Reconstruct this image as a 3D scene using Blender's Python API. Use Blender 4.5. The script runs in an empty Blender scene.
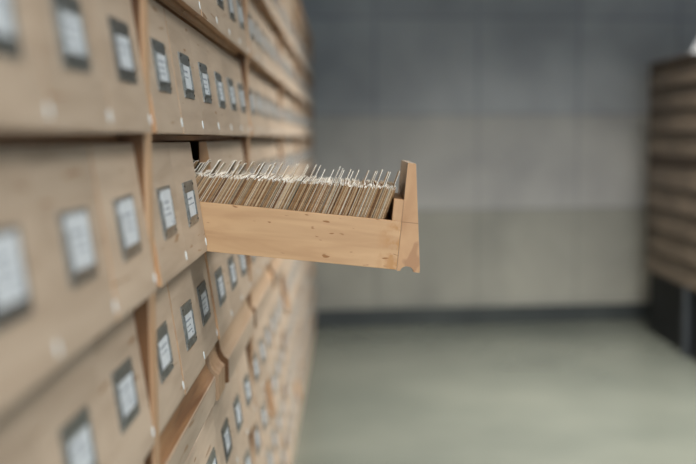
import bpy, bmesh, math, random
from mathutils import Vector, Matrix
random.seed(7)
R = math.radians
EZ = 0.957                      # height of the camera above the floor
FACE = -0.165                   # x of the lower edge of the left cabinets' drawer fronts
sc = bpy.context.scene
C = sc.collection

# ------------------------------------------------------------------ materials
def lin(c):
    return tuple(((v/255)/12.92 if v/255 <= .04045 else ((v/255+.055)/1.055)**2.4) for v in c) + (1,)

def base_mat(name, rough=.6, spec=.3):
    m = bpy.data.materials.new(name); m.use_nodes = True
    nt = m.node_tree; b = nt.nodes['Principled BSDF']
    b.inputs['Roughness'].default_value = rough
    b.inputs['Specular IOR Level'].default_value = spec
    return m, nt, b

def wood(name, light, dark, grain, rough=.5, tint=.10, fleck=None, strength=1.0):
    """grain: scale vector, small along the grain"""
    m, nt, b = base_mat(name, rough, .35)
    N, L = nt.nodes, nt.links
    tc = N.new('ShaderNodeTexCoord'); oi = N.new('ShaderNodeObjectInfo')
    mul = N.new('ShaderNodeMath'); mul.operation = 'MULTIPLY'; mul.inputs[1].default_value = 37.0
    L.new(oi.outputs['Random'], mul.inputs[0])
    add = N.new('ShaderNodeVectorMath'); add.operation = 'ADD'
    L.new(tc.outputs['Object'], add.inputs[0]); L.new(mul.outputs[0], add.inputs[1])
    mp = N.new('ShaderNodeMapping'); mp.inputs['Scale'].default_value = grain
    L.new(add.outputs[0], mp.inputs['Vector'])
    n = N.new('ShaderNodeTexNoise'); n.inputs['Scale'].default_value = 1; n.inputs['Detail'].default_value = 5
    n.inputs['Distortion'].default_value = .6
    L.new(mp.outputs[0], n.inputs['Vector'])
    r = N.new('ShaderNodeValToRGB')
    r.color_ramp.elements[0].position = .32; r.color_ramp.elements[0].color = lin(dark)
    r.color_ramp.elements[1].position = .62; r.color_ramp.elements[1].color = lin(light)
    L.new(n.outputs['Fac'], r.inputs[0])
    out = r.outputs[0]
    # large soft figure
    mp2 = N.new('ShaderNodeMapping'); mp2.inputs['Scale'].default_value = tuple(g*.22 for g in grain)
    L.new(add.outputs[0], mp2.inputs['Vector'])
    n2 = N.new('ShaderNodeTexNoise'); n2.inputs['Scale'].default_value = 1; n2.inputs['Detail'].default_value = 2
    L.new(mp2.outputs[0], n2.inputs['Vector'])
    mr = N.new('ShaderNodeMapRange'); mr.inputs['From Min'].default_value = .35; mr.inputs['From Max'].default_value = .65
    mr.inputs['To Min'].default_value = 1-tint; mr.inputs['To Max'].default_value = 1+tint*.5
    L.new(n2.outputs['Fac'], mr.inputs[0])
    hs = N.new('ShaderNodeHueSaturation'); L.new(out, hs.inputs['Color']); L.new(mr.outputs[0], hs.inputs['Value'])
    out = hs.outputs[0]
    # tint from one board to the next
    mr2 = N.new('ShaderNodeMapRange'); mr2.inputs['To Min'].default_value = 1-tint*.8; mr2.inputs['To Max'].default_value = 1+tint*.5
    L.new(oi.outputs['Random'], mr2.inputs[0])
    hs2 = N.new('ShaderNodeHueSaturation'); L.new(out, hs2.inputs['Color']); L.new(mr2.outputs[0], hs2.inputs['Value'])
    out = hs2.outputs[0]
    if fleck:
        col, sv, th = fleck
        mp3 = N.new('ShaderNodeMapping'); mp3.inputs['Scale'].default_value = sv
        mp3.inputs['Rotation'].default_value = (0, R(9), 0)
        L.new(add.outputs[0], mp3.inputs['Vector'])
        n3 = N.new('ShaderNodeTexNoise'); n3.inputs['Scale'].default_value = 1; n3.inputs['Detail'].default_value = 1
        L.new(mp3.outputs[0], n3.inputs['Vector'])
        r3 = N.new('ShaderNodeValToRGB'); r3.color_ramp.elements[0].position = th; r3.color_ramp.elements[1].position = th+.05
        L.new(n3.outputs['Fac'], r3.inputs[0])
        mx = N.new('ShaderNodeMix'); mx.data_type = 'RGBA'
        L.new(r3.outputs[0], mx.inputs['Factor']); L.new(out, mx.inputs['A']); mx.inputs['B'].default_value = lin(col)
        out = mx.outputs['Result']
    L.new(out, b.inputs['Base Color'])
    bp = N.new('ShaderNodeBump'); bp.inputs['Strength'].default_value = .12; bp.inputs['Distance'].default_value = .001
    L.new(n.outputs['Fac'], bp.inputs['Height']); L.new(bp.outputs[0], b.inputs['Normal'])
    return m

def mottled(name, a, bcol, scale, rough=.6, spec=.3, metal=0, detail=3):
    m, nt, b = base_mat(name, rough, spec)
    N, L = nt.nodes, nt.links
    tc = N.new('ShaderNodeTexCoord'); n = N.new('ShaderNodeTexNoise')
    n.inputs['Scale'].default_value = scale; n.inputs['Detail'].default_value = detail
    L.new(tc.outputs['Object'], n.inputs['Vector'])
    r = N.new('ShaderNodeValToRGB')
    r.color_ramp.elements[0].position = .35; r.color_ramp.elements[0].color = lin(a)
    r.color_ramp.elements[1].position = .65; r.color_ramp.elements[1].color = lin(bcol)
    L.new(n.outputs['Fac'], r.inputs[0]); L.new(r.outputs[0], b.inputs['Base Color'])
    b.inputs['Metallic'].default_value = metal
    return m

M = {}
M['front'] = wood('beech_front', (190,171,150), (176,156,135), (60,7,60), .5, .09,
                  fleck=((150,118,88), (60,14,110), .70))
M['box'] = wood('birch_box', (207,168,126), (192,152,111), (9,60,75), .45, .07,
                fleck=((168,118,72), (75,60,260), .715))
M['endgrain'] = wood('beech_end', (206,164,122), (186,142,102), (25,40,14), .5, .08,
                     fleck=((176,134,98), (60,50,28), .62))
m = M['endgrain']; nt = m.node_tree; N, L = nt.nodes, nt.links; b = N['Principled BSDF']
src = b.inputs['Base Color'].links[0].from_socket
tc = N.new('ShaderNodeTexCoord'); sx = N.new('ShaderNodeSeparateXYZ'); L.new(tc.outputs['Object'], sx.inputs[0])
cp = N.new('ShaderNodeMath'); cp.operation = 'COMPARE'; cp.inputs[1].default_value = .0575; cp.inputs[2].default_value = .0005; L.new(sx.outputs['Z'], cp.inputs[0])
sc2 = N.new('ShaderNodeMath'); sc2.operation = 'MULTIPLY'; sc2.inputs[1].default_value = .55; L.new(cp.outputs[0], sc2.inputs[0])
mx = N.new('ShaderNodeMix'); mx.data_type = 'RGBA'; L.new(sc2.outputs[0], mx.inputs['Factor']); L.new(src, mx.inputs['A']); mx.inputs['B'].default_value = lin((120,84,58))
L.new(mx.outputs['Result'], b.inputs['Base Color'])
# pulled-out drawer's sides: glue stain close to the front joint
M['box_stained'] = wood('stained_birch', (207,168,126), (192,152,111), (9,60,75), .45, .05, fleck=((150,104,62), (62,60,230), .70))
m = M['box_stained']; nt = m.node_tree; N, L = nt.nodes, nt.links; b = N['Principled BSDF']
src = b.inputs['Base Color'].links[0].from_socket
tc = N.new('ShaderNodeTexCoord'); sx = N.new('ShaderNodeSeparateXYZ'); L.new(tc.outputs['Object'], sx.inputs[0])
mr = N.new('ShaderNodeMapRange'); mr.inputs['From Min'].default_value = -.055; mr.inputs['From Max'].default_value = -.034; L.new(sx.outputs['X'], mr.inputs[0])
n = N.new('ShaderNodeTexNoise'); n.inputs['Scale'].default_value = 75; n.inputs['Detail'].default_value = 3; L.new(tc.outputs['Object'], n.inputs['Vector'])
r = N.new('ShaderNodeValToRGB'); r.color_ramp.elements[0].position = .44; r.color_ramp.elements[1].position = .6; L.new(n.outputs['Fac'], r.inputs[0])
ml = N.new('ShaderNodeMath'); ml.operation = 'MULTIPLY'; L.new(mr.outputs[0], ml.inputs[0]); L.new(r.outputs[0], ml.inputs[1])
mx = N.new('ShaderNodeMix'); mx.data_type = 'RGBA'; L.new(ml.outputs[0], mx.inputs['Factor']); L.new(src, mx.inputs['A']); mx.inputs['B'].default_value = lin((186,138,88))
L.new(mx.outputs['Result'], b.inputs['Base Color'])
M['shade_brown'] = wood('shade_brown_wood', (128,90,56), (98,66,40), (8,60,8), .55, .1)  # dark brown carries the shade of the gaps beside the uprights
M['upright'] = wood('upright_wood', (196,162,128), (174,138,104), (60,60,6), .5, .10)
M['shelf'] = wood('shelf_wood', (180,138,100), (150,108,74), (40,6,40), .5, .12)
M['slide_dark'] = wood('brown_slide_wood', (158,120,84), (120,85,57), (70,5,70), .4, .14)  # darker brown tone of the nearer shelves
M['slide_light'] = wood('pale_slide_wood', (180,154,126), (164,136,108), (50,4,50), .4, .08)
M['inner'] = wood('inner_wood', (150,108,72), (120,82,52), (8,60,60), .6, .10)
M['right_front'] = wood('brown_front', (116,103,88), (94,82,70), (60,7,60), .5, .14)
M['right_carcass'] = wood('brown_carcass', (92,78,66), (74,62,52), (20,8,40), .6, .12)
M['metal'] = mottled('frame_metal', (120,122,118), (160,161,156), 160, .38, .5, .75)
M['metal_dark'] = mottled('frame_metal_dark', (96,96,92), (126,124,118), 160, .45, .5, .6)
M['nail'] = mottled('nail_metal', (70,66,60), (120,116,108), 300, .3, .5, .9)
M['paper'] = mottled('label_paper', (196,202,206), (208,213,216), 60, .55, .3)
M['ink'] = mottled('label_ink', (126,134,144), (146,152,160), 90, .8, .1)
M['bumper'] = mottled('bumper_plastic', (206,216,218), (224,230,230), 120, .3, .5)
M['card_brown'] = mottled('card_edge_brown', (164,124,86), (188,150,108), 220, .9, .05)
M['card_dark'] = mottled('card_edge_dark', (112,84,62), (140,106,78), 220, .9, .05)
M['card_buff'] = mottled('card_edge_buff', (206,178,142), (220,196,162), 220, .9, .05)
M['card_white'] = mottled('card_edge_white', (222,208,184), (236,224,202), 220, .9, .05)
M['card_grey'] = mottled('card_edge_grey', (150,138,118), (176,162,140), 220, .9, .05)
M['card_top'] = mottled('card_top_lit', (246,238,222), (252,247,236), 300, .9, .05)  # light from above painted in: tops paler than the side edges
M['black_base'] = mottled('black_base', (26,28,30), (38,40,42), 8, .6, .2)
M['grey_leg'] = mottled('grey_leg', (70,74,78), (84,88,92), 20, .4, .4, .3)
M['white_card'] = mottled('white_card', (226,230,234), (238,240,242), 12, .6, .2)
M['ceiling'] = mottled('ceiling_paint', (196,198,198), (206,208,208), 3, .9, .1)
M['plaster'] = mottled('plaster', (150,152,152), (162,164,164), 2, .9, .1)
M['skirting'] = mottled('skirting', (58,62,62), (70,74,72), 5, .5, .3)
M['added_lamp_body'] = mottled('added_lamp_body', (210,212,212), (220,222,222), 5, .5, .3)

# floor
m, nt, b = base_mat('polished_floor', .22, .45); N, L = nt.nodes, nt.links
tc = N.new('ShaderNodeTexCoord')
n = N.new('ShaderNodeTexNoise'); n.inputs['Scale'].default_value = 1.6; n.inputs['Detail'].default_value = 6
L.new(tc.outputs['Object'], n.inputs['Vector'])
r = N.new('ShaderNodeValToRGB'); r.color_ramp.elements[0].position = .3; r.color_ramp.elements[0].color = lin((93,97,89))
r.color_ramp.elements[1].position = .7; r.color_ramp.elements[1].color = lin((111,114,104))
L.new(n.outputs['Fac'], r.inputs[0]); L.new(r.outputs[0], b.inputs['Base Color'])
M['floor'] = m

# far wall: concrete slabs with thin joints
m, nt, b = base_mat('concrete_slabs', .75, .25); N, L = nt.nodes, nt.links
tc = N.new('ShaderNodeTexCoord')
mp = N.new('ShaderNodeMapping'); mp.inputs['Rotation'].default_value = (R(-90), 0, 0); mp.inputs['Location'].default_value = (0, -.11, 0)
L.new(tc.outputs['Object'], mp.inputs['Vector'])
br = N.new('ShaderNodeTexBrick'); br.offset = 0.0
br.inputs['Scale'].default_value = 1; br.inputs['Brick Width'].default_value = .52; br.inputs['Row Height'].default_value = .48
br.inputs['Mortar Size'].default_value = .012; br.inputs['Mortar Smooth'].default_value = 1.0
br.inputs['Color1'].default_value = lin((176,174,170)); br.inputs['Color2'].default_value = lin((194,190,184))
br.inputs['Mortar'].default_value = lin((158,158,156))
L.new(mp.outputs[0], br.inputs['Vector'])
n = N.new('ShaderNodeTexNoise'); n.inputs['Scale'].default_value = 2.2; n.inputs['Detail'].default_value = 6; n.inputs['Distortion'].default_value = .4
L.new(tc.outputs['Object'], n.inputs['Vector'])
r = N.new('ShaderNodeValToRGB'); r.color_ramp.elements[0].position = .3; r.color_ramp.elements[0].color = (.66,.67,.68,1)
r.color_ramp.elements[1].position = .7; r.color_ramp.elements[1].color = (1,1,.98,1)
L.new(n.outputs['Fac'], r.inputs[0])
mx = N.new('ShaderNodeMix'); mx.data_type = 'RGBA'; mx.blend_type = 'MULTIPLY'; mx.inputs['Factor'].default_value = 1
L.new(br.outputs['Color'], mx.inputs['A']); L.new(r.outputs[0], mx.inputs['B']); 
sx = N.new('ShaderNodeSeparateXYZ'); L.new(tc.outputs['Object'], sx.inputs[0])
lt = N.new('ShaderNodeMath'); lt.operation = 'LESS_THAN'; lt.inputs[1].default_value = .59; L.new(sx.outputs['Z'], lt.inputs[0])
mx2 = N.new('ShaderNodeMix'); mx2.data_type = 'RGBA'; mx2.blend_type = 'MULTIPLY'   # dimmer light at the wall's foot, put into the lowest course's colour
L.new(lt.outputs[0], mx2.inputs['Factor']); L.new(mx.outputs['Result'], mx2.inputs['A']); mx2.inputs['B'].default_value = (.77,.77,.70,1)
gt = N.new('ShaderNodeMath'); gt.operation = 'GREATER_THAN'; gt.inputs[1].default_value = 1.07; L.new(sx.outputs['Z'], gt.inputs[0])
mx3 = N.new('ShaderNodeMix'); mx3.data_type = 'RGBA'; mx3.blend_type = 'MULTIPLY'   # cooler, weaker light up the wall, painted into the upper courses
L.new(gt.outputs[0], mx3.inputs['Factor']); L.new(mx2.outputs['Result'], mx3.inputs['A']); mx3.inputs['B'].default_value = (.80,.86,.95,1)
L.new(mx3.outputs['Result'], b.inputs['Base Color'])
M['concrete'] = m

m, nt, b = base_mat('lamp_panel', .5, .2)
b.inputs['Emission Color'].default_value = (1, .97, .92, 1); b.inputs['Emission Strength'].default_value = 3.0
M['lamp_panel'] = m

# ------------------------------------------------------------------ mesh helpers
def bx(bm, x0, x1, y0, y1, z0, z1, mi=0):
    vs = [bm.verts.new(p) for p in ((x0,y0,z0),(x1,y0,z0),(x1,y1,z0),(x0,y1,z0),(x0,y0,z1),(x1,y0,z1),(x1,y1,z1),(x0,y1,z1))]
    for q in ((0,3,2,1),(4,5,6,7),(0,1,5,4),(1,2,6,5),(2,3,7,6),(3,0,4,7)):
        f = bm.faces.new([vs[i] for i in q]); f.material_index = mi

def prism(bm, pts, axis, a0, a1, mi=0, side=None, cap=None):
    """pts 2D outline; axis 'y': pts=(x,z) ; axis 'x': pts=(y,z)"""
    def P(p, a): return (p[0], a, p[1]) if axis == 'y' else ((a, p[0], p[1]) if axis == 'x' else (p[0], p[1], a))
    A = [bm.verts.new(P(p, a0)) for p in pts]; B = [bm.verts.new(P(p, a1)) for p in pts]
    n = len(pts)
    fs = [bm.faces.new(A), bm.faces.new(list(reversed(B)))]
    for f in fs: f.material_index = mi if cap is None else cap
    for i in range(n):
        f = bm.faces.new((A[i], B[i], B[(i+1) % n], A[(i+1) % n]))
        f.material_index = mi if side is None else side(pts[i], pts[(i+1) % n])
    return fs

def finish(bm, name, mats, bevel=0, seg=2):
    bmesh.ops.recalc_face_normals(bm, faces=bm.faces)
    if bevel:
        es = [e for e in bm.edges if len(e.link_faces) == 2 and e.calc_face_angle(0) > R(35)]
        bmesh.ops.bevel(bm, geom=es, offset=bevel, segments=seg, profile=.6, affect='EDGES', clamp_overlap=True)
        bmesh.ops.recalc_face_normals(bm, faces=bm.faces)
    me = bpy.data.meshes.new(name); bm.to_mesh(me); bm.free()
    for mm in (mats if isinstance(mats, (list, tuple)) else [mats]): me.materials.append(mm)
    return me

def obj(name, me, parent=None, loc=(0,0,0), rot=(0,0,0)):
    o = bpy.data.objects.new(name, me); C.objects.link(o)
    o.parent = parent; o.location = loc; o.rotation_euler = rot
    return o

def box_mesh(name, x0, x1, y0, y1, z0, z1, mat, bevel=.0008):
    bm = bmesh.new(); bx(bm, x0, x1, y0, y1, z0, z1); return finish(bm, name, mat, bevel)

def thing(name, label, cat, loc, rz=0, group=None):
    o = bpy.data.objects.new(name, None); C.objects.link(o); o.location = loc; o.rotation_euler = (0,0,rz)
    o.empty_display_size = .05
    tag(o, label, cat, group); return o

def tag(o, label, cat, group=None):
    o['label'] = label; o['category'] = cat
    if group: o['group'] = group

def struct(name, me, loc=(0,0,0), rot=(0,0,0)):
    o = obj(name, me, None, loc, rot); o['kind'] = 'structure'; return o

# ------------------------------------------------------------------ drawer meshes (local: x out of the cabinet, y along it, z up)
PW = .138          # drawer pitch along the cabinet
FW = .1375         # width of a drawer front
FH = .1265         # height of a drawer front
RP = .1345         # row pitch
TB, TT = .027, .0098   # thickness of a front at bottom / top
SL = (TB-TT)/FH
SLA = math.atan(SL)

def front_mesh(name, w, h, mats, tb=TB, tt=TT):
    pts = [(0,0), (0,0.004), (-(tb-tt), h-.001), (-(tb-tt)-.001, h), (-tb, h), (-tb, 0), (-tb+.004, 0)]
    # finger cove routed along the underside
    for k in range(0, 9):
        a = math.pi*k/8
        pts.append((-tb/2-.0015 - .0078*math.cos(a), .0062*math.sin(a)))
    pts.append((-.003, 0))
    bm = bmesh.new()
    prism(bm, pts, 'y', 0, w, 0, cap=1, side=lambda p, q: 2 if (p[1] < .007 and q[1] < .007 and not (p[0] == 0 and q[0] == 0)) else 0)
    return finish(bm, name, mats, .0005, 1)

front_me = front_mesh('drawer_front', FW, FH, [M['front'], M['endgrain'], M['shelf']])  # underside and cove get darker shelf wood, shade put into the colour

BL, BH = .385, .058
def box_closed(w, length, bh):
    bm = bmesh.new()
    x1 = -TB; x0 = -TB-length
    bx(bm, x0, x1, 0, .008, .001, bh); bx(bm, x0, x1, w-.008, w, .001, bh)
    bx(bm, x0, x1-.0115, .008, w-.008, .003, .007); bx(bm, x0, x0+.010, .008, w-.008, .007, bh)
    bx(bm, x1-.0115, x1, .0081, w-.0081, .001, .0835*bh/.058)
    return finish(bm, 'drawer', M['box'], 0)
box_me = box_closed(FW-.001, .36, BH)

# label frame (origin at its centre, lying on the sloping face; local x out)
FRW, FRH = .062, .0475
def frame_mesh(mat):
    bm = bmesh.new()
    w, h, t = FRW/2, FRH/2, .0016
    bx(bm, 0, t, -w, w, h-.0115, h); bx(bm, 0, t, -w, w, -h, -h+.0085)
    bx(bm, 0, t, -w, -w+.0055, -h+.0085, h-.0115); bx(bm, 0, t, w-.0055, w, -h+.0085, h-.0115)
    bx(bm, t, t+.0012, -w+.004, w-.004, -h+.0075, -h+.0095)
    bx(bm, t, t+.0012, -w+.0045, -w+.0065, -h+.0095, h-.0115); bx(bm, t, t+.0012, w-.0065, w-.0045, -h+.0095, h-.0115)
    for sy in (-1, 1):
        for sz in (-1, 1):
            c = bmesh.ops.create_uvsphere(bm, u_segments=8, v_segments=5, radius=.0016,
                matrix=Matrix.Translation((t, sy*(w-.0045), sz*(h-.0042))) @ Matrix.Diagonal((.7,1,1,1)))
            for v in c['verts']:
                for f in v.link_faces: f.material_index = 1
    return finish(bm, 'label_frame', [mat, M['nail']], 0)
frame_me = frame_mesh(M['metal']); frame_dark_me = frame_mesh(M['metal_dark'])

def label_mesh(seed, tall=0):
    rnd = random.Random(seed); bm = bmesh.new()
    w, z0, z1 = FRW/2-.0058, -FRH/2+.009, FRH/2-.012+tall
    bx(bm, .0004, .0012 if not tall else .0022, -w, w, z0, z1)
    xs = .0012 if not tall else .0022
    z = z1-.006-tall*.5
    rows = rnd.choice((2, 3, 3))
    for k in range(rows):
        # a printed line: a few words of different lengths
        y = -w+.007+rnd.random()*.006
        end = w-.006-rnd.random()*.014
        hh = .0022 if k == 0 else .0014
        while y < end:
            ln = .003+rnd.random()*.007
            bx(bm, xs, xs+.00012, y, min(y+ln, end+.002), z-hh, z, 1)
            y += ln+.0014
        z -= .0065 if k == 0 else .0055
    if rnd.random() < .5:
        bx(bm, xs, xs+.00012, w-.014, w-.008, z0+.003, z0+.0045, 1)
    return finish(bm, 'label_card', [M['paper'], M['ink']], 0)
label_mes = [label_mesh(s) for s in range(6)]
label_tall = [label_mesh(s, .009) for s in (11, 12)]

def bumper_mesh():
    bm = bmesh.new()
    pts = []
    for k in range(12):
        a = 2*math.pi*k/12; pts.append((.0024*math.cos(a), .0048*math.sin(a)))
    prism(bm, pts, 'x', 0, .0016)
    return finish(bm, 'corner_bumper', M['bumper'], .0005, 1)
bumper_me = bumper_mesh()

def face_pt(z, out=0):   # a point on the sloping face at height z
    return (-SL*z + out*math.cos(SLA), z + out*math.sin(SLA))

def add_drawer(cab, loc, tone=0, full_box=None, dl=None, tall=None, front=None, frame=None, rot=0, far=False):
    d = obj('drawer', full_box or box_me, cab, loc, (0, rot, 0))
    f = obj('drawer_front', front or front_me, d)
    dy, dz = random.uniform(-.0008, .0032), random.uniform(-.0014, .0014)
    x, z = face_pt(.0615+dz)
    rr = random.uniform(-.02, .02)
    g = obj('label_frame', frame or frame_me, d, (x, FW/2+dy, z), (rr, -SLA, 0))
    c = obj('label_card', tall or random.choice(label_mes), d, (x, FW/2+dy, z), (rr, -SLA, 0))
    x, z = face_pt(.011)
    obj('corner_bumper', bumper_me, d, (x-.0003, FW-.0035, z), (0, -SLA, 0))
    return d

# ------------------------------------------------------------------ left cabinets
T = .010
UL = .848                       # unit length
Y0 = .833-UL                    # start of nearest unit (mid of the first upright is at .833)
ROWS_UP = [.274, .1395, .005, -.1295, -.264]          # bottoms relative to the eye
ROWS_LO = [-.484, -.6185, -.753, -.8875]
TOP = .480
SHELFX = -.0300                 # shelf fronts (local, from the drawer lip)
SIDEX = -.005
DEPTH = .44
unit_labels = [
 'nearest blurred pale wooden card cabinet at the left edge, before the first upright',
 'pale wooden card cabinet with the pulled-out drawer full of cards',
 'pale wooden card cabinet directly behind the one with the pulled-out drawer',
 'pale wooden card cabinet, third unit past the first upright, middle of the row',
 'blurred pale wooden card cabinet, last but one before the far concrete wall',
 'farthest blurred pale wooden card cabinet of the left row, beside the concrete wall']

def bxm(x0,x1,y0,y1,z0,z1,mat,name,bev=.0008): return box_mesh(name,x0,x1,y0,y1,z0,z1,mat,bev)
H = lambda z: z+EZ
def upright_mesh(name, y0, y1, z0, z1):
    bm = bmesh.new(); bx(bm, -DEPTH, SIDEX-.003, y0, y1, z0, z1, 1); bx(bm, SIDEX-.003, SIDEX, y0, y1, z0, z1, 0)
    return finish(bm, name, [M['upright'], M['shade_brown']])
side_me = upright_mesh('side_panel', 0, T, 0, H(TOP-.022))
top_me = bxm(-DEPTH, -.002, 0, UL, H(TOP-.022), H(TOP), M['upright'], 'top_panel', .002)
frieze_me = bxm(-.030, -.012, T, UL-T, H(.274+FH+.006), H(TOP-.022), M['front'], 'frieze_board')
back_me = bxm(-DEPTH-.006, -DEPTH, 0, UL, .05, H(TOP-.03), M['inner'], 'back_panel')
plinth_me = bxm(-DEPTH+.02, -.004, T, UL-T, 0, H(ROWS_LO[-1])-.008, M['front'], 'plinth')
shelf_me = bxm(-DEPTH, SHELFX, T, UL-T, -.0066, -.0006, M['shelf'], 'shelf', 0)
SW = .368            # pull-out shelf width
# rail outline: upright front, coved lip rising behind it, board edge behind
RAIL = [(-.020,-.034),(-.003,-.034),(-.001,-.032),(-.001,-.0012),(-.0022,0),(-.0060,.0032),(-.0095,.0085),(-.0122,.016),(-.0138,.028),(-.030,.028),(-.030,-.004),(-.020,-.004)]
def slide_mesh(mat):
    bm = bmesh.new()
    bx(bm, -.38, -.016, .002, SW-.006, -.020, -.004)
    # front rail with its top level with the board
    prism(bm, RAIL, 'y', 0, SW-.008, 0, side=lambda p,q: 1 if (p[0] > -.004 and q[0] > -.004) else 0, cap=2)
    return finish(bm, 'pull_out_shelf', [mat, M['front'], M['shade_brown']], .0004, 1)  # end caps coloured dark for the shade in the slot
slide_dark_me, slide_light_me = slide_mesh(M['slide_dark']), slide_mesh(M['slide_light'])
bm = bmesh.new(); prism(bm, RAIL, 'y', -.0415, .020, 0); bx(bm, -DEPTH, -.0301, -.0415, .020, -.034, -.004)
mid_me = finish(bm, 'shelf_divider', [M['upright']])

# the pulled-out drawer is built board by board
PX = (420-348)/863; PZ = -(274-138)/863; PY = 1.1205
TILT = R(6)
def pulled(cab, origin):
    loc = Vector((PX, PY, H(PZ))) - origin
    w = FW-.001
    d = obj('drawer', box_mesh('drawer', -TB-BL+.010, -TB-.0115, .008, w-.008, .003, .007, M['box'], 0), cab, loc, (0, TILT, 0))
    d['label'] = 'pulled-out drawer filled with index cards'
    obj('drawer_front', front_me, d)
    for y in (0, w-.008):
        bm = bmesh.new()
        bx(bm, -TB-BL, -TB-.0002, y, y+.008, .001, BH)
        obj('drawer_side', finish(bm, 'drawer_side', M['box_stained'], .0006), d)
    bm = bmesh.new(); bx(bm, -TB-.0115, -TB, .0082, w-.0082, .001, .0835)
    bx(bm, -TB-.0115, -TB, .0003, .0082, BH, .0835); bx(bm, -TB-.0115, -TB, w-.0082, w-.0003, BH, .0835)
    obj('inner_front', finish(bm, 'inner_front', M['endgrain'], .0005, 1), d)
    obj('drawer_back', box_mesh('drawer_back', -TB-BL, -TB-BL+.010, .008, w-.008, .007, BH, M['box'], .0005), d)
    x, z = face_pt(.0615)
    obj('label_frame', frame_me, d, (x, FW/2, z), (0, -SLA, 0)); obj('label_card', label_mes[0], d, (x, FW/2, z), (0, -SLA, 0))
    x, z = face_pt(.011); obj('corner_bumper', bumper_me, d, (x-.0003, FW-.0035, z), (0, -SLA, 0))
    return d

def short(me, keep):       # same board cut for the shorter last unit
    m2 = me.copy()
    for v in m2.vertices:
        if v.co.y > .3: v.co.y -= CUT
    return m2
CUT = 2*PW
for u in range(6):
    last = u == 5
    if last:
        top_me, frieze_me, back_me, plinth_me, shelf_me = [short(q, 0) for q in (top_me, frieze_me, back_me, plinth_me, shelf_me)]
    ul = UL-(CUT if last else 0)
    org = Vector((FACE, Y0+u*UL, 0))
    cab = thing('card_catalog_cabinet', unit_labels[u], 'cabinet', org, group='row of wooden card cabinets on the left')
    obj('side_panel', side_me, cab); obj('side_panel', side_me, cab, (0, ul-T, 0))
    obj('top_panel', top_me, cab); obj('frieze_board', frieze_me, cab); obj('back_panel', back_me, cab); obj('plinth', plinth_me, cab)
    for zb in ROWS_UP[:-1]+ROWS_LO: obj('shelf', shelf_me, cab, (0, 0, H(zb)))
    obj('shelf', shelf_me, cab, (0, 0, H(ROWS_UP[-1]))); obj('shelf', shelf_me, cab, (0, 0, H(ROWS_LO[0]+FH+.0076)))
    obj('shelf', shelf_me, cab, (0, 0, H(ROWS_UP[0]+FH+.0076)))
    if not last: obj('shelf_divider', mid_me, cab, (-.001, UL/2, H(-.3005)))
    for k in range(1 if last else 2):
        light = (k == 1) or u > 1
        s = obj('pull_out_shelf', slide_light_me if light else slide_dark_me, cab,
            ((.001 if light else -.003)+random.uniform(-.001,.001), T+.003 + k*(UL-2*T-SW-.004), H(-.300)))
        s['label'] = 'pale pull-out shelf' if light else 'darker brown pull-out shelf'
    for ri, zb in enumerate(ROWS_UP+ROWS_LO):
        for c in range(4 if last else 6):
            jx = random.uniform(-.0007, .0005)
            y = T + c*PW + .00015
            kw = {}
            if ri == 4: jx -= .0045
            if u == 1 and ri == 3 and c == 2:
                pulled(cab, org); continue
            if u == 1 and ri == 4 and c == 2: jx = -.0075; kw['frame'] = frame_dark_me
            if ri == 3 and u == 0: kw['tall'] = random.choice(label_tall)
            if u == 1 and ri == 3 and c == 0: kw['tall'] = label_tall[0]
            if u == 1 and ri == 3 and c < 2: jx = .001
            if ri > 4 and u > 0 and random.random() < .07: jx = -.012
            if random.random() < .12 and 'frame' not in kw: kw['frame'] = frame_dark_me
            add_drawer(cab, (jx, y, H(zb)+random.uniform(-.0004, .0004)), **kw)

# ------------------------------------------------------------------ index cards in the pulled-out drawer
CW = .112
Mdr = Matrix.Translation((PX, PY, H(PZ))) @ Matrix.Rotation(TILT, 4, 'Y')
def card_mesh(mat, h, t, tab=None, r=.0022):
    bm = bmesh.new(); w = CW
    def arc(cx, cz, a0, a1): return [(cx+r*math.cos(R(a0+(a1-a0)*k/3)), cz+r*math.sin(R(a0+(a1-a0)*k/3))) for k in range(4)]
    pts = [(0,0), (w,0)] + arc(w-r, h-r, 0, 90)
    if tab:
        a, b2, th = tab
        pts += [(b2, h), (b2-.003, h+th-.002), (b2-.005, h+th), (a+.005, h+th), (a+.003, h+th-.002), (a, h)]
    pts += arc(r, h-r, 90, 180)
    prism(bm, pts, 'x', -t/2, t/2, 0, side=lambda p, q: 1 if (min(p[1], q[1]) > h-.003) else 0)
    return finish(bm, 'index_card', [mat, M['card_top']], 0)
kinds = {
 'brown': ('index_card', 'brown-edged index card standing among others in the pulled-out drawer', 'brown-edged index cards'),
 'dark': ('index_card', 'dark brown-edged index card standing in the pulled-out drawer', 'dark-edged index cards'),
 'buff': ('index_card', 'buff index card standing among others in the pulled-out drawer', 'buff index cards'),
 'white': ('index_card', 'clean white index card standing among others in the pulled-out drawer', 'white index cards'),
 'grey': ('index_card', 'greyish index card standing among others in the pulled-out drawer', 'grey index cards')}
cm = {}
for k in kinds:
    cm[k] = [card_mesh(M['card_'+k], .0915+dh, th) for dh in (-.0012, 0, .001, .0022) for th in (.00042, .0006)]
gm = {}
for k in ('buff', 'white', 'grey'):
    gm[k] = [card_mesh(M['card_'+k], .094, .0006, (a, wd, .0125+e)) for (a, wd, e) in
             ((.004,.034,.003), (.010,.040,.005), (.030,.066,.002), (.052,.086,.004), (.074,.108,.003), (.003,.030,.001))]
x = -TB-.0115-.0030
xs = []
i = 0
X_END = -.330
rnd = random.Random(3)
guide_next = 3
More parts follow.
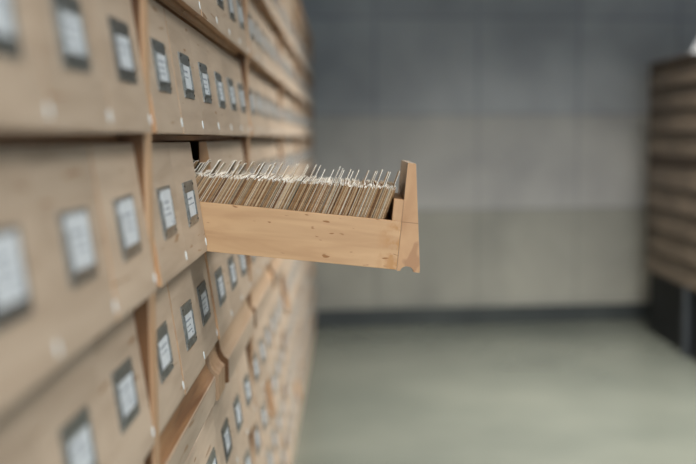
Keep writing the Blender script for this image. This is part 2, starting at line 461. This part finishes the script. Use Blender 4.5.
while x > X_END and len(xs) < 292:
    s = (-TB-.0145-x)/(.27)
    lean = R(15 + 14*s + .25*math.sin(i*.21))
    if i >= guide_next:
        k = rnd.choice(('buff','buff','white','grey')); me = rnd.choice(gm[k]); guide_next = i + rnd.choice((2,4,6,8,9,12,14)); g = True
    else:
        k = rnd.choices(('brown','dark','buff','white','grey'), (40, 20, 24, 10, 6))[0]; me = rnd.choice(cm[k]); g = False
    # cards lean with their tops towards the drawer front; base set back accordingly
    base = Mdr @ Vector((x - .0190, .0115+rnd.uniform(-.0013, .0013), .0073+.0005))
    o = obj('guide_card' if g else 'index_card', me, None, base, (0, TILT+lean, 0))
    if g:
        tag(o, {'buff':'buff tabbed guide card rising above the index cards in the drawer',
                'white':'white tabbed guide card rising above the index cards in the drawer',
                'grey':'grey tabbed guide card rising above the index cards in the drawer'}[k], 'guide card', k+' tabbed guide cards')
    else:
        tag(o, kinds[k][1], 'index card', kinds[k][2])
    xs.append(x)
    step = .00087+rnd.uniform(0, .00012)
    if rnd.random() < .025: step += rnd.uniform(.0005, .0014)
    x -= step; i += 1

# ------------------------------------------------------------------ right cabinet
RX, RY0, RY1 = 1.455, 3.40, 4.70
RTOP, RBOT = .345, -.650
rc = thing('card_catalog_cabinet', 'brown wooden card cabinet on a black base at the right edge', 'cabinet', (RX, RY0, 0))
RL = RY1-RY0
def rb(name, x0,x1,y0,y1,z0,z1,mat,bev=.001): return obj(name, box_mesh(name,x0,x1,y0,y1,z0,z1,M[mat],bev), rc)
rb('side_panel', .004,.42, 0,.018, H(RBOT),H(RTOP-.02),'right_carcass'); rb('side_panel', .004,.42, RL-.018,RL, H(RBOT),H(RTOP-.02),'right_carcass')
rb('top_panel', -.004,.425, -.002,RL+.002, H(RTOP-.02),H(RTOP),'right_carcass',.002)
rb('bottom_panel', .004,.42, .018,RL-.018, H(RBOT),H(RBOT)+.015,'right_carcass')
rb('back_panel', .42,.426, 0,RL, H(RBOT),H(RTOP-.02),'right_carcass')
rb('base', .024,.40, .01,RL-.005, 0,H(RBOT),'black_base')
for y in (.03, .72): rb('leg', -.004,.022, y,y+.028, 0,H(RBOT),'grey_leg',.002)
rfw = (RL-.036)/9
RPR = .1035
rfront = front_mesh('drawer_front', rfw-.0015, RPR-.008, [M['right_front'], M['right_carcass'], M['right_carcass']], .022, .010)
bm = bmesh.new()
bx(bm, -.38, -.022, 0, .008, .001, .05); bx(bm, -.38, -.022, rfw-.011, rfw-.003, .001, .05); bx(bm, -.38, -.022, .008, rfw-.011, .002, .006); bx(bm,-.38,-.372,.008,rfw-.011,.006,.05)
rbox = finish(bm, 'drawer', M['right_front'], 0)
z = RTOP-.02
rows = []
for k in range(9):
    if k == 4:
        rb('rail', .006,.03, .018,RL-.018, H(z-.040),H(z-.002),'right_carcass'); z -= .042
    z -= RPR; rows.append(z)
    rb('shelf', .030,.42, .018,RL-.018, H(z)-.006,H(z),'right_carcass',0)
for z in rows:
    for c in range(9):
        d = obj('drawer', rbox, rc, (.000+random.uniform(-.002,.002), .018+c*rfw+rfw-.002, H(z)+.001), (0, 0, math.pi))
        obj('drawer_front', rfront, d)

# folded white card standing on the right cabinet
bm = bmesh.new()
prism(bm, [(0,0),(.004,0),(.078,.128),(.152,0),(.156,0),(.081,.136),(.076,.136)], 'y', 0, .20)
o = obj('folded_card', finish(bm, 'folded_card', M['white_card'], .0006, 1), None, (RX+.022, 4.02, H(RTOP)+.0002), (0,0,0))
tag(o, 'white folded card standing on the brown cabinet at the right edge', 'card')

# ------------------------------------------------------------------ the room
WY = 4.87; WYAW = R(5)
CZ = 2.75
LX, RXW, BY = -.66, 2.9, -3.2
# far wall, turned a little from square
bm = bmesh.new(); bx(bm, -1.1, 4.0, 0, .12, 0, CZ)
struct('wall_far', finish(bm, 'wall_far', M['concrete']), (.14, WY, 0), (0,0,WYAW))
bm = bmesh.new(); bx(bm, -1.0, 3.6, -.014, 0, 0, .090)
struct('baseboard_far', finish(bm, 'baseboard_far', M['skirting'], .002), (.14, WY, 0), (0,0,WYAW))
bm = bmesh.new(); bx(bm, LX-.1, LX, BY, WY+.3, 0, CZ); struct('wall_left', finish(bm, 'wall_left', M['plaster']))
bm = bmesh.new(); bx(bm, RXW, RXW+.1, BY, WY+.5, 0, CZ); struct('wall_right', finish(bm, 'wall_right', M['plaster']))
bm = bmesh.new(); bx(bm, LX-.1, RXW+.1, BY, WY+.6, -.1, 0); struct('floor', finish(bm, 'floor', M['floor']))
bm = bmesh.new(); bx(bm, LX-.1, RXW+.1, BY, WY+.6, CZ, CZ+.1); struct('ceiling', finish(bm, 'ceiling', M['ceiling']))

# ------------------------------------------------------------------ lights
def added_lamp(x, y, energy, sx, sy, spread=180, col=(1,.97,.93)):  # unseen lamps, added and shaped for their effect on the light
    bm = bmesh.new(); bx(bm, -sx/2-.03, sx/2+.03, -sy/2-.03, sy/2+.03, .012, .06)
    o = thing('added_ceiling_light', 'unseen flat rectangular ceiling light added above the aisle', 'ceiling light', (x, y, CZ-.06), group='added ceiling lights')
    obj('added_lamp_housing', finish(bm, 'added_lamp_housing', M['added_lamp_body'], .004), o)
    l = bpy.data.lights.new('added_lamp_light', 'AREA'); l.shape = 'RECTANGLE'; l.size = sx; l.size_y = sy; l.energy = energy; l.color = col
    l.spread = R(spread)
    lo = bpy.data.objects.new('added_lamp_light', l); C.objects.link(lo); lo.parent = o; lo.location = (0, 0, .005)
added_lamp(1.15, 2.92, 65, .9, .9, 106)  # spread narrowed to light floor and far wall, sparing the left fronts
added_lamp(1.45, .2, 34, .9, 1.2, 125)  # added to brighten the near drawer fronts
added_lamp(.35, -1.7, 50, .5, 1.2, 160)  # added behind the camera to brighten the pulled-out drawer's side

w = bpy.data.worlds.new('world'); sc.world = w; w.use_nodes = True
bg = w.node_tree.nodes['Background']; bg.inputs[0].default_value = (.68,.83,1,1); bg.inputs[1].default_value = 2.0

# ------------------------------------------------------------------ camera
cam = bpy.data.cameras.new('camera'); co = bpy.data.objects.new('camera', cam); C.objects.link(co)
cam.sensor_width = 36; cam.lens = 50.02
co.location = (0, 0, EZ)
pitch = math.atan((232-138)/967.0)
co.rotation_euler = (Matrix.Rotation(R(90)-pitch, 4, 'X') @ Matrix.Rotation(R(-.4), 4, 'Z')).to_euler()
cam.dof.use_dof = True; cam.dof.focus_distance = 1.11; cam.dof.aperture_fstop = 2.6
cam.dof.aperture_blades = 0
cam.clip_start = .02
sc.camera = co
sc.view_settings.view_transform = 'Standard'; sc.view_settings.look = 'None'
sc.view_settings.gamma = 1; sc.view_settings.exposure = 0.33; sc.view_settings.use_curve_mapping = False
